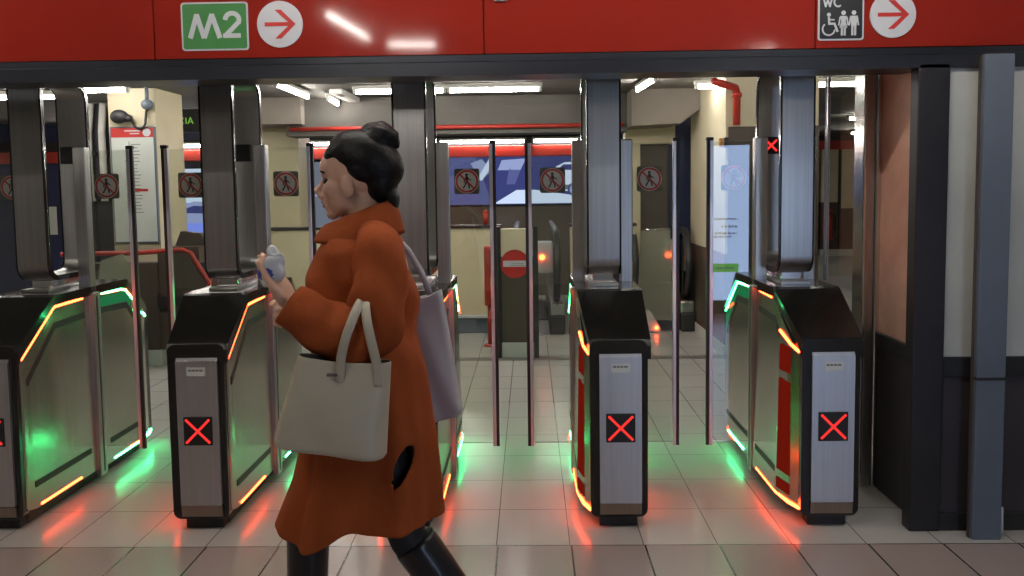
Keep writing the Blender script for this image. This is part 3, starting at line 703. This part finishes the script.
# escalators
def escalator(x, y, wd, lab, guard=False):
    t = thing('escalator', lab, 'escalator', (x, y, 0))
    L = 2.6
    for sx in (-1, 1):
        px = sx * wd / 2
        out = [(.02, .0)] + [(.36 - .36 * math.cos(R(a)), .66 + .40 * math.sin(R(a))) for a in range(-20, 91, 10)] + [(L, 1.06), (L, 0)]
        b = MB(); b.prism([(.06, .30)] + [(.34 - .30 * math.cos(R(a)), .64 + .36 * math.sin(R(a))) for a in range(-10, 91, 10)] + [(L, 1.0), (L, .30)], pane_b, lambda yy, z: (px - .006, yy, z), lambda yy, z: (px + .006, yy, z)); b.build('balustrade', t)
        h = MB(); h.tube([(px, .30, .34), (px, .12, .42), (px, .03, .58)] + [(px, .36 - .36 * math.cos(R(a)), .68 + .38 * math.sin(R(a))) for a in range(0, 91, 12)] + [(px, L, 1.06)], .036, rubber, 12); h.build('handrail', t)
        k = MB(); k.box((px - .075, .10, 0), (px + .075, L, .32), steel, .02); k.box((px - .08, .04, 0), (px + .08, .14, .20), rubber, .02); k.build('skirt', t)
    MB().box((-wd / 2 + .08, .0, 0), (wd / 2 - .08, .9, .02), steel, .004).build('comb_plate', t)
    s_ = MB()
    for k in range(6): s_.box((-wd / 2 + .08, .9 + k * .28, -.0), (wd / 2 - .08, 1.18 + k * .28, .03), rubber, .004)
    s_.build('steps', t)
    q = MB(); q.box((wd / 2 - .22, .45, .60), (wd / 2 - .03, .60, .95), white_en, .02); q.ell((wd / 2 - .15, .44, .78), (.03, .02, .03), led_or); q.build('indicator', t)
    if guard:
        gq = MB(); gq.prism([(-.62 + .12, .10), (-.52 + .12, 1.06), (-.20 + .10, 1.07), (-.17 + .10, .10)], pane_f, lambda xx, z: (xx + wd / 2 - .07, .20, z), lambda xx, z: (xx + wd / 2 - .07, .212, z))
        gq.tube([(-.40 + wd / 2 - .07, .206, 1.07), (-.10 + wd / 2 - .07, .206, 1.08)], .012, chrome, 8); gq.build('glass_guard', t)
        gq = MB(); gq.prism([(-.58, 0), (-.50, .20), (-.40, .22), (-.30, .05), (-.28, 0)], lamp_body, lambda xx, z: (xx + wd / 2, .04, z), lambda xx, z: (xx + wd / 2, .26, z)); gq.ell((-.34 + wd / 2, .02, .05), (.02, .01, .02), led_or); gq.build('skirt_end', t)
    return t
escalator(.06, 8.75, .44, 'escalator with black handrails behind the no entry barrier')
escalator(1.38, 8.85, .56, 'escalator with glass guard behind the right passage doors', True)
# red pipes
q = MB(); q.tube([(-2.55, 9.10, 2.19), (-.8, 9.10, 2.19), (1.0, 9.10, 2.19)], .022, red_paint, 10); tag(q.build('red_pipe'), 'thin red pipe along the dark ceiling beam', 'pipe')
q = MB(); q.tube([(1.55, 7.2, 2.40), (1.80, 7.50, 2.38), (1.82, 7.53, 2.33), (1.82, 7.53, 2.06)], .032, red_paint, 12); q.tube([(1.82, 7.53, 2.30), (1.82, 7.53, 2.335)], .045, red_paint, 12); tag(q.build('red_pipe'), 'red pipe with elbow coming down the cream block', 'pipe')
q = MB(); q.box((-.045, -.04, -.04), (.0, 0, .04), mat('amber_lens', (.5, .22, .05), .3), .008); q.box((0, -.045, -.045), (.04, 0, .045), black_matt, .006); tag(q.build('alarm_unit', loc=(1.72, 7.60, 1.91)), 'small amber and black alarm unit on the corner of the cream block', 'alarm unit')
q = MB(); q.tube([(0, -.08, 0), (0, -.08, .45)], .07, red_paint, 14); q.ell((0, -.08, .45), (.07, .07, .06), red_paint); q.tube([(0, -.08, .50), (0, -.08, .58)], .022, black_matt, 8); q.tube([(.03, -.08, .55), (.13, -.1, .5), (.14, -.1, .2)], .016, black_matt, 8)
q.box((-.09, -.16, -.02), (.09, 0, 0), red_paint); q.box((-.10, -.02, -.02), (.10, 0, .62), red_paint); tag(q.build('extinguisher', loc=(6.25, 17.98, .36)), 'red fire extinguisher on the far pillar of the right corridor', 'fire extinguisher')

# ------------------------------------------------------------------ the woman walking past
skin = mat('skin', (.56, .33, .23), .5, 0, .05, (20, 20, 20), .02, 90)
tights = mat('black_tights', (.010, .010, .012), .6)
wool = mat('orange_wool', (.285, .062, .016), .85, 0, .14, (9, 9, 5), .9, 11, spec=.12)
wool_in = mat('coat_lining', (.05, .02, .012), .7)
hair_m = mat('black_hair', (.006, .005, .005), .42, 0, .3, (90, 8, 40), .25, 70, spec=.22)
boot_m = mat('black_leather', (.010, .010, .012), .28, 0, .2, (9, 9, 5), .12, 24)
bag_m = mat('beige_grey_leather', (.43, .39, .30), .36, 0, .06, (5, 5, 5), .35, 9)
bag_in = mat('tote_lining', (.10, .09, .075), .8)
canvas = mat('pale_canvas', (.44, .41, .42), .75, 0, .06, (4, 4, 4), .4, 8)
lip_m = mat('lips', (.42, .14, .12), .45)
PX, PY = -.50, 2.50
def L_(p): return (p[0] - PX, p[1] - PY, p[2])
def remesh(mb, name, voxel, smooth, mats, pickm, parent=None, loc=None):
    bmesh.ops.recalc_face_normals(mb.bm, faces=mb.bm.faces[:])
    me = bpy.data.meshes.new(name + '_source'); mb.bm.to_mesh(me); mb.bm.free()
    o = bpy.data.objects.new(name + '_source', me); C.objects.link(o)
    m = o.modifiers.new('r', 'REMESH'); m.mode = 'VOXEL'; m.voxel_size = voxel
    sm = o.modifiers.new('s', 'SMOOTH'); sm.factor = .5; sm.iterations = smooth
    dg = bpy.context.evaluated_depsgraph_get()
    me2 = bpy.data.meshes.new_from_object(o.evaluated_get(dg)); me2.name = name
    bpy.data.objects.remove(o)
    me2.materials.clear()
    for k in mats: me2.materials.append(k)
    for f in me2.polygons: f.use_smooth = True; f.material_index = pickm(f.center)
    r = bpy.data.objects.new(name, me2); C.objects.link(r)
    if parent: r.parent = parent
    if loc: r.location = loc
    return r
b = MB()
def T(pts, rs, n=14): b.tube([L_(p) for p in pts], rs, skin, n)
def E_(c, r, rot=None): b.ell(L_(c), r, skin, rot)
# head, facing -x
HY = 2.50
E_((-.502, HY, 1.612), (.104, .076, .094)); E_((-.548, HY, 1.545), (.054, .060, .078)); E_((-.530, HY, 1.515), (.058, .052, .045))
E_((-.580, HY, 1.478), (.020, .024, .020)); E_((-.592, HY, 1.612), (.022, .050, .036)); E_((-.592, HY, 1.590), (.016, .046, .012))
T([(-.600, HY, 1.580), (-.611, HY, 1.556), (-.627, HY, 1.538)], [.010, .012, .014]); E_((-.612, HY, 1.531), (.014, .020, .011))
E_((-.599, HY, 1.511), (.012, .022, .008)); E_((-.596, HY, 1.499), (.011, .020, .008))
for sy in (-1, 1):
    E_((-.572, HY + sy * .040, 1.548), (.028, .024, .026)); E_((-.520, HY + sy * .077, 1.553), (.020, .010, .032), Matrix.Rotation(R(-12), 3, 'Y'))
T([(-.500, HY, 1.53), (-.480, HY, 1.45), (-.465, HY, 1.36)], [.052, .052, .07])
# trunk, hips
E_((-.475, 2.50, 1.28), (.115, .155, .17)); E_((-.47, 2.50, 1.10), (.10, .135, .16)); E_((-.475, 2.50, .95), (.12, .165, .13))
T([(-.45, 2.36, 1.375), (-.46, 2.50, 1.395), (-.47, 2.64, 1.375)], [.055, .06, .055])
# legs: far leg forward, near leg pushing off behind
T([(-.51, 2.585, .92), (-.60, 2.585, .72), (-.702, 2.58, .50), (-.710, 2.58, .30), (-.705, 2.58, .10)], [.088, .078, .056, .050, .034])
T([(-.47, 2.415, .92), (-.42, 2.42, .72), (-.365, 2.42, .52), (-.235, 2.42, .345), (-.115, 2.42, .19)], [.088, .078, .056, .050, .034])
T([(-.66, 2.58, .07), (-.74, 2.58, .05), (-.84, 2.58, .032)], [.034, .036, .024]); T([(-.10, 2.42, .16), (-.13, 2.42, .09), (-.19, 2.42, .035)], [.034, .036, .026])
# near arm (holds the tote in its crook) and raised hand
T([(-.435, 2.335, 1.38), (-.430, 2.29, 1.26), (-.445, 2.275, 1.15), (-.54, 2.265, 1.185), (-.655, 2.26, 1.245)], [.05, .044, .042, .036, .026])
def hand(W, K, up, wide, curl, pts_thumb):
    """wrist W, knuckle row centre K; fingers start along wide and bend"""
    W, K, wide, curl = Vector(W), Vector(K), Vector(wide).normalized(), Vector(curl)
    d = (K - W).normalized()
    for j in range(-2, 3): T([W + wide * j * .007, W.lerp(K, .5) + wide * j * .013, K + wide * j * .0165], [.017, .016, .0115], 10)
    for j, ln in zip((-1.5, -.5, .5, 1.5), (.84, .98, 1.0, .72)):
        p0 = K + wide * j * .020
        p1 = p0 + (d * .036 + curl * .008) * ln; p2 = p1 + (d * .016 + curl * .022) * ln; p3 = p2 + (curl * .022 - d * .004) * ln
        T([p0, p1, p2, p3], [.0098, .0090, .0082, .0070], 10)
    T(pts_thumb, [.014, .0115, .0100, .0085], 10)
hand((-.652, 2.262, 1.248), (-.680, 2.262, 1.300), None, (.25, .95, .1), (-.55, .25, .70), [(-.662, 2.235, 1.262), (-.676, 2.224, 1.288), (-.696, 2.230, 1.312), (-.712, 2.240, 1.322)])
# far arm, its hand below the near cuff
T([(-.475, 2.665, 1.37), (-.53, 2.69, 1.25), (-.565, 2.66, 1.16), (-.63, 2.55, 1.17), (-.685, 2.43, 1.195)], [.05, .044, .042, .036, .026])
hand((-.688, 2.42, 1.196), (-.702, 2.350, 1.205), None, (.1, .1, 1), (.8, -.5, .1), [(-.690, 2.405, 1.222), (-.715, 2.375, 1.236), (-.722, 2.345, 1.232), (-.716, 2.325, 1.226)])
def pm(c): return 1 if c.z < .95 else 0
person = remesh(b, 'person', .0055, 3, [skin, tights], pm, None, (PX, PY, 0))
tag(person, 'woman in an orange coat walking left past the gates with a tote bag', 'person')
def soft(o, lv=1):
    m = o.modifiers.new('s', 'SUBSURF'); m.levels = lv; m.render_levels = lv; return o
for sy in (-1, 1):
    q = MB(); q.ell(L_((-.588, HY + sy * .031, 1.572)), (.011, .012, .010), sign_black); q.build('eye', person)
    q = MB(); q.tube([L_((-.607, HY + sy * .014, 1.597)), L_((-.604, HY + sy * .034, 1.603)), L_((-.590, HY + sy * .054, 1.596))], [.003, .004, .0025], hair_m, 8); q.build('eyebrow', person)
q = MB(); q.ell(L_((-.6045, HY, 1.511)), (.008, .019, .0055), lip_m); q.ell(L_((-.6015, HY, 1.500)), (.008, .018, .006), lip_m); q.build('lips', person)
# hair: cap swept back into a bun
b = MB(); rot = Matrix.Rotation(R(27), 3, 'Y')
b.ell(L_((-.479, HY, 1.630)), (.119, .085, .087), hair_m, rot); b.ell(L_((-.437, HY, 1.572)), (.052, .066, .066), hair_m)
b.ell(L_((-.572, HY, 1.650)), (.031, .056, .026), hair_m, Matrix.Rotation(R(-38), 3, 'Y'))
for sy in (-1, 1): b.ell(L_((-.490, HY + sy * .052, 1.600)), (.045, .032, .030), hair_m, Matrix.Rotation(R(30), 3, 'Y'))
b.ell(L_((-.40, HY, 1.520)), (.018, .045, .04), hair_m)
hr = remesh(b, 'hair', .006, 4, [hair_m], lambda c: 0, person)
b = MB(); b.ell(L_((-.438, HY, 1.688)), (.050, .050, .046), hair_m)
for k in range(3):
    a0 = k * 2.1; pts = [L_((-.436 + .040 * math.cos(a0 + t * .35) * math.sin(.5 + t * .2), HY + .040 * math.sin(a0 + t * .35) * math.sin(.5 + t * .2), 1.690 + .040 * math.cos(.5 + t * .2))) for t in range(11)]
    b.tube(pts, [.010 + .012 * math.sin(t / 10 * math.pi) for t in range(11)], hair_m, 10)
b.tube([L_((-.50, HY, 1.70)), L_((-.47, HY + .01, 1.722)), L_((-.43, HY, 1.725)), L_((-.395, HY - .01, 1.70)), L_((-.39, HY, 1.665))], [.014, .022, .024, .022, .014], hair_m, 10)
remesh(b, 'hair_bun', .006, 3, [hair_m], lambda c: 0, person)
# coat: z, x front, x back, half width
prof = [(1.475, -.548, -.418, .072), (1.440, -.575, -.400, .098), (1.410, -.600, -.386, .150), (1.370, -.622, -.372, .182), (1.30, -.640, -.358, .190), (1.22, -.642, -.350, .182), (1.12, -.634, -.338, .172), (1.02, -.640, -.318, .178),
        (.92, -.655, -.302, .192), (.82, -.676, -.292, .205), (.72, -.702, -.286, .215), (.64, -.735, -.284, .222), (.580, -.758, -.282, .228)]
def smoothprof(z):
    for (z0, a0, b0, w0), (z1, a1, b1, w1) in zip(prof, prof[1:]):
        if z1 <= z <= z0:
            t = (z0 - z) / (z0 - z1); return a0 + (a1 - a0) * t, b0 + (b1 - b0) * t, w0 + (w1 - w0) * t
    return prof[-1][1:]
q = MB(); n = 160; rows = 90; grid = []
for r_ in range(rows + 1):
    z = 1.475 + (.580 - 1.475) * r_ / rows
    xa, xb, hw = smoothprof(z); cx, rx = (xa + xb) / 2, (xb - xa) / 2; g_ = []
    fold = max(0, (1.15 - z) / .57)
    for k in range(n):
        a = 2 * math.pi * k / n; ca, sa = math.cos(a), math.sin(a); pw = .80
        rip0 = .0065 * math.sin(26 * z + 2.4 * math.sin(a * 1.0 + 1.0) + 5 * ca) * math.exp(-((z - 1.22) / .16) ** 2); x = cx + rip0 * ca + rx * math.copysign(abs(ca) ** pw, ca); y = 2.50 + hw * math.copysign(abs(sa) ** pw, sa)
        rip = rip0 + .013 * fold * math.sin(7 * a + 1.1 + 1.5 * z) + .006 * fold * math.sin(13 * a + 4 * z) + .0045 * (1 - fold) * math.sin(22 * z + 3 * a) * math.exp(-((z - 1.15) / .16) ** 2) * 2
        zz = z
        if z < .80:      # hem dips over the leading leg and lifts behind it
            t = (.80 - z) / .22; hx = (x + .75) / .46
            zz += t * (-.045 * math.exp(-((hx - .22) / .20) ** 2) + .022 * math.exp(-((hx - .52) / .10) ** 2))
        g_.append(q.bm.verts.new(L_((x + ca * rip, y + sa * rip, zz))))
    grid.append(g_)
def vent(x, z): return ((x + .362 - (z - .772) * .30) / .023) ** 2 + ((z - .772) / .052) ** 2
for row in grid:
    for v in row:
        gx, gz = v.co.x + PX, v.co.z; f_ = vent(gx, gz)
        if v.co.y < -.08 and .62 < f_ < 1.5:      # run the edge loop along the vent's outline
            k_ = 1 / math.sqrt(f_); dz = (gz - .772) * k_; v.co.z = .772 + dz; v.co.x = -.362 - PX + dz * .30 + (gx + .362 - (gz - .772) * .30) * k_
fs = []
for A, B in zip(grid, grid[1:]):
    for k in range(n):
        c = (A[k].co + B[(k + 1) % n].co) / 2; gx, gz = c.x + PX, c.z
        if c.y < -.08 and vent(gx, gz) < 1: continue     # open vent in the skirt
        fs.append(q.bm.faces.new([A[k], A[(k + 1) % n], B[(k + 1) % n], B[k]]))
q._set(fs, wool, True); q._m(wool_in)
coat = q.build('coat', person); md = coat.modifiers.new('t', 'SOLIDIFY'); md.thickness = .008; md.offset = -1; md.material_offset = 1; soft(coat)
def sleeve(pts, rs, nm):
    P_ = [Vector(L_(p)) for p in pts]; q = MB(); fine, rf = [], []
    for k in range(len(P_) - 1):
        for t in range(6):
            u = t / 6; p0, p1, p2, p3 = P_[max(k - 1, 0)], P_[k], P_[k + 1], P_[min(k + 2, len(P_) - 1)]
            fine.append(.5 * ((2 * p1) + (p2 - p0) * u + (2 * p0 - 5 * p1 + 4 * p2 - p3) * u * u + (3 * p1 - p0 - 3 * p2 + p3) * u ** 3)); rf.append(rs[k] + (rs[k + 1] - rs[k]) * u)
    fine.append(P_[-1]); rf.append(rs[-1])
    q.tube(fine, rf, wool, 40, caps=False)
    N_ = len(fine)
    for i_, v in enumerate(q.bm.verts):
        k, j = divmod(i_, 40); a = 2 * math.pi * j / 40; c = fine[k]; t = k / (N_ - 1)
        amp = .045 + .075 * math.exp(-((t - .55) / .22) ** 2) + .03 * math.exp(-((t - .1) / .12) ** 2)
        v.co = c + (v.co - c) * (1 + amp * math.sin(34 * t + 2.2 * math.sin(a + .7) + .9 * math.sin(2 * a)) + .03 * math.sin(3 * a + 9 * t))
    o = q.build(nm, coat); md = o.modifiers.new('t', 'SOLIDIFY'); md.thickness = .006; md.offset = -1; soft(o)
sleeve([(-.452, 2.41, 1.405), (-.415, 2.345, 1.365), (-.412, 2.30, 1.26), (-.435, 2.282, 1.165), (-.490, 2.275, 1.150), (-.57, 2.268, 1.185), (-.655, 2.262, 1.243)], [.058, .074, .077, .081, .084, .073, .058], 'sleeve')
sleeve([(-.475, 2.60, 1.405), (-.475, 2.655, 1.365), (-.525, 2.69, 1.26), (-.560, 2.675, 1.165), (-.60, 2.61, 1.160), (-.64, 2.53, 1.175), (-.680, 2.44, 1.193)], [.060, .078, .076, .074, .068, .060, .050], 'sleeve')
# turned-down collar
q = MB(); ringA, ringB, ringC = [], [], []; n = 40
for k in range(n + 1):
    a = math.pi + .16 + (2 * math.pi - .32) * k / n; ca, sa = math.cos(a), math.sin(a)
    tilt = -ca * .034
    ringA.append(L_((-.492 + .080 * ca, 2.5 + .080 * sa, 1.478 - tilt * 1.0))); ringB.append(L_((-.498 + .104 * ca, 2.5 + .104 * sa, 1.492 - tilt)))
    ringC.append(L_((-.503 + .138 * ca, 2.5 + .158 * sa, 1.408 - tilt * .2 - .012 * abs(sa))))
q.loft([ringA, ringB, ringC], wool, False, False, True, closed=False)
co = q.build('collar', coat); md = co.modifiers.new('t', 'SOLIDIFY'); md.thickness = .008; soft(co)
# boots
def boot(top, mid, ank, toe_a, toe_b, heel, nm):
    b = MB(); t = lambda P, r_: b.tube([L_(p) for p in P], r_, boot_m, 16)
    t([top, mid, ank], [.068, .064, .047]); t([ank, toe_a, toe_b], [.046, .044, .028]); t([ank, heel[0]], [.046, .034]); t(heel, [.030, .022])
    remesh(b, nm, .007, 5, [boot_m], lambda c: 0, person)
boot((-.705, 2.58, .525), (-.712, 2.58, .32), (-.705, 2.58, .10), (-.775, 2.58, .052), (-.865, 2.58, .028), [(-.665, 2.58, .06), (-.655, 2.58, .014)], 'boot')
boot((-.350, 2.42, .515), (-.232, 2.42, .340), (-.112, 2.42, .175), (-.150, 2.42, .085), (-.205, 2.42, .030), [(-.075, 2.42, .165), (-.045, 2.42, .135)], 'boot')
# leather tote hanging from the crook of the arm
tote = thing('tote_bag', 'large beige grey leather tote bag hanging from the crook of her arm', 'bag', (-.53, 2.238, .84))
def tote_mesh(TL, TR, BR, BL, yc, th_top, th_bot, m, nv=14, nu=16, bulge=.02, sag=.0, y_sl=0.0):
    q = MB(); rings = []
    for j in range(nv + 1):
        v = j / nv; Lp = Vector(BL).lerp(Vector(TL), v); Rp = Vector(BR).lerp(Vector(TR), v)
        th = th_bot + (th_top - th_bot) * v; ring = []
        for side in (-1, 1):
            for k in range(nu + 1):
                u = k / nu if side < 0 else 1 - k / nu
                p = Lp.lerp(Rp, u); e = min(u, 1 - u); ed = min(1, e / .08)
                y = side * (th / 2 * (.35 + .65 * math.sqrt(ed)) + bulge * math.sin(math.pi * u) * math.sin(math.pi * min(1, v * 1.05)) + .005 * math.sin(9 * u + 6 * v) * (1 - v))
                ring.append((p.x, y + y_sl * v, p.y - sag * math.sin(math.pi * u) * v ** 3))
        rings.append(ring)
    q.loft(rings, m, True, False, True); q._m(bag_in)
    return q
q = tote_mesh((-.093, .273), (.157, .250), (.137, -.022), (-.172, .024), 0, .060, .115, bag_m, sag=.008)
body_t = q.build('bag_body', tote); md = body_t.modifiers.new('t', 'SOLIDIFY'); md.thickness = .004; md.offset = -1; md.material_offset = 1; soft(body_t)
def handle(P_):
    P_ = [Vector((x + .53, y - 2.238, z - .84)) for x, y, z in P_]; fine = []
    for k in range(len(P_) - 1):
        for t in range(4):
            u = t / 4; p0, p1, p2, p3 = P_[max(k - 1, 0)], P_[k], P_[k + 1], P_[min(k + 2, len(P_) - 1)]
            fine.append(.5 * ((2 * p1) + (p2 - p0) * u + (2 * p0 - 5 * p1 + 4 * p2 - p3) * u * u + (3 * p1 - p0 - 3 * p2 + p3) * u ** 3))
    fine.append(P_[-1])
    q = MB(); q.tube(fine, .013, bag_m, 10, sy=.32, up=(0, 1, 0)); return q.build('handle', tote)
handle([(-.506, 2.196, 1.035), (-.500, 2.190, 1.095), (-.484, 2.176, 1.155), (-.466, 2.182, 1.205), (-.452, 2.215, 1.245), (-.444, 2.27, 1.262), (-.436, 2.215, 1.243), (-.424, 2.180, 1.195), (-.411, 2.176, 1.135), (-.404, 2.190, 1.085), (-.402, 2.196, 1.03)])
handle([(-.590, 2.300, 1.04), (-.578, 2.310, 1.10), (-.55, 2.335, 1.15), (-.50, 2.365, 1.20), (-.452, 2.345, 1.240), (-.444, 2.285, 1.262), (-.440, 2.345, 1.235), (-.430, 2.365, 1.16), (-.430, 2.310, 1.08), (-.430, 2.300, 1.03)])
q = MB(); q.box((-.004, -.066, .222), (.024, -.058, .230), bag_in, .002); q.build('clasp', tote)
# pale canvas bag behind her back
cb = thing('shoulder_bag', 'pale grey canvas bag hanging behind the back of the woman', 'bag', (-.32, 2.71, .80))
q = tote_mesh((-.090, .40), (.036, .425), (.100, .012), (-.020, -.018), 0, .05, .06, canvas, bulge=.014, sag=.01)
bo = q.build('bag_body', cb); md = bo.modifiers.new('t', 'SOLIDIFY'); md.thickness = .003; md.offset = -1; md.material_offset = 1; soft(bo)
q = MB(); q.tube([(-.075, .0, .38), (-.085, -.01, .46), (-.10, -.02, .54), (-.135, -.005, .60), (-.18, .0, .615)], .010, canvas, 8); q.build('strap', cb)
q = MB(); q.tube([(.0, .0, .40), (-.03, .0, .48), (-.07, .0, .55), (-.12, .01, .60), (-.18, .015, .61)], .010, canvas, 8); q.build('strap', cb)
# things in her hands
q = MB(); q.ell((0, 0, 0), (.034, .020, .046), white_en, Matrix.Rotation(R(28), 3, 'Y'), 32, 22); q.ell((.008, .002, .040), (.024, .016, .020), white_en, None, 24, 16)
for v in q.bm.verts:      # crumple
    p = v.co; v.co = p * (1 + .10 * math.sin(95 * p.x + 60 * p.z) + .09 * math.sin(120 * p.z - 70 * p.x + 80 * p.y) + .05 * math.sin(210 * p.y + 160 * p.x))
blue = q._m(mat('wrapper_blue', (.05, .07, .30), .4))
for f in q.bm.faces:
    c = f.calc_center_median()
    if -.028 < c.z < .004 and c.x < .004: f.material_index = blue
tag(q.build('wrapper', loc=(-.690, 2.256, 1.338)), 'crumpled white and blue wrapper held in the raised hand of the woman', 'wrapper')
q = MB(); q.prism([(-.045, .022), (.030, -.028), (.046, -.014), (-.028, .040)], white_en, lambda x, z: (x, -.003, z), lambda x, z: (x, .012, z)); q.box((-.04, -.004, .012), (-.01, .013, .032), mat('slip_lilac', (.5, .46, .62), .5), .002)
tag(q.build('paper_slip', loc=(-.665, 2.305, 1.195)), 'white folded paper slip held below the orange cuff', 'paper')
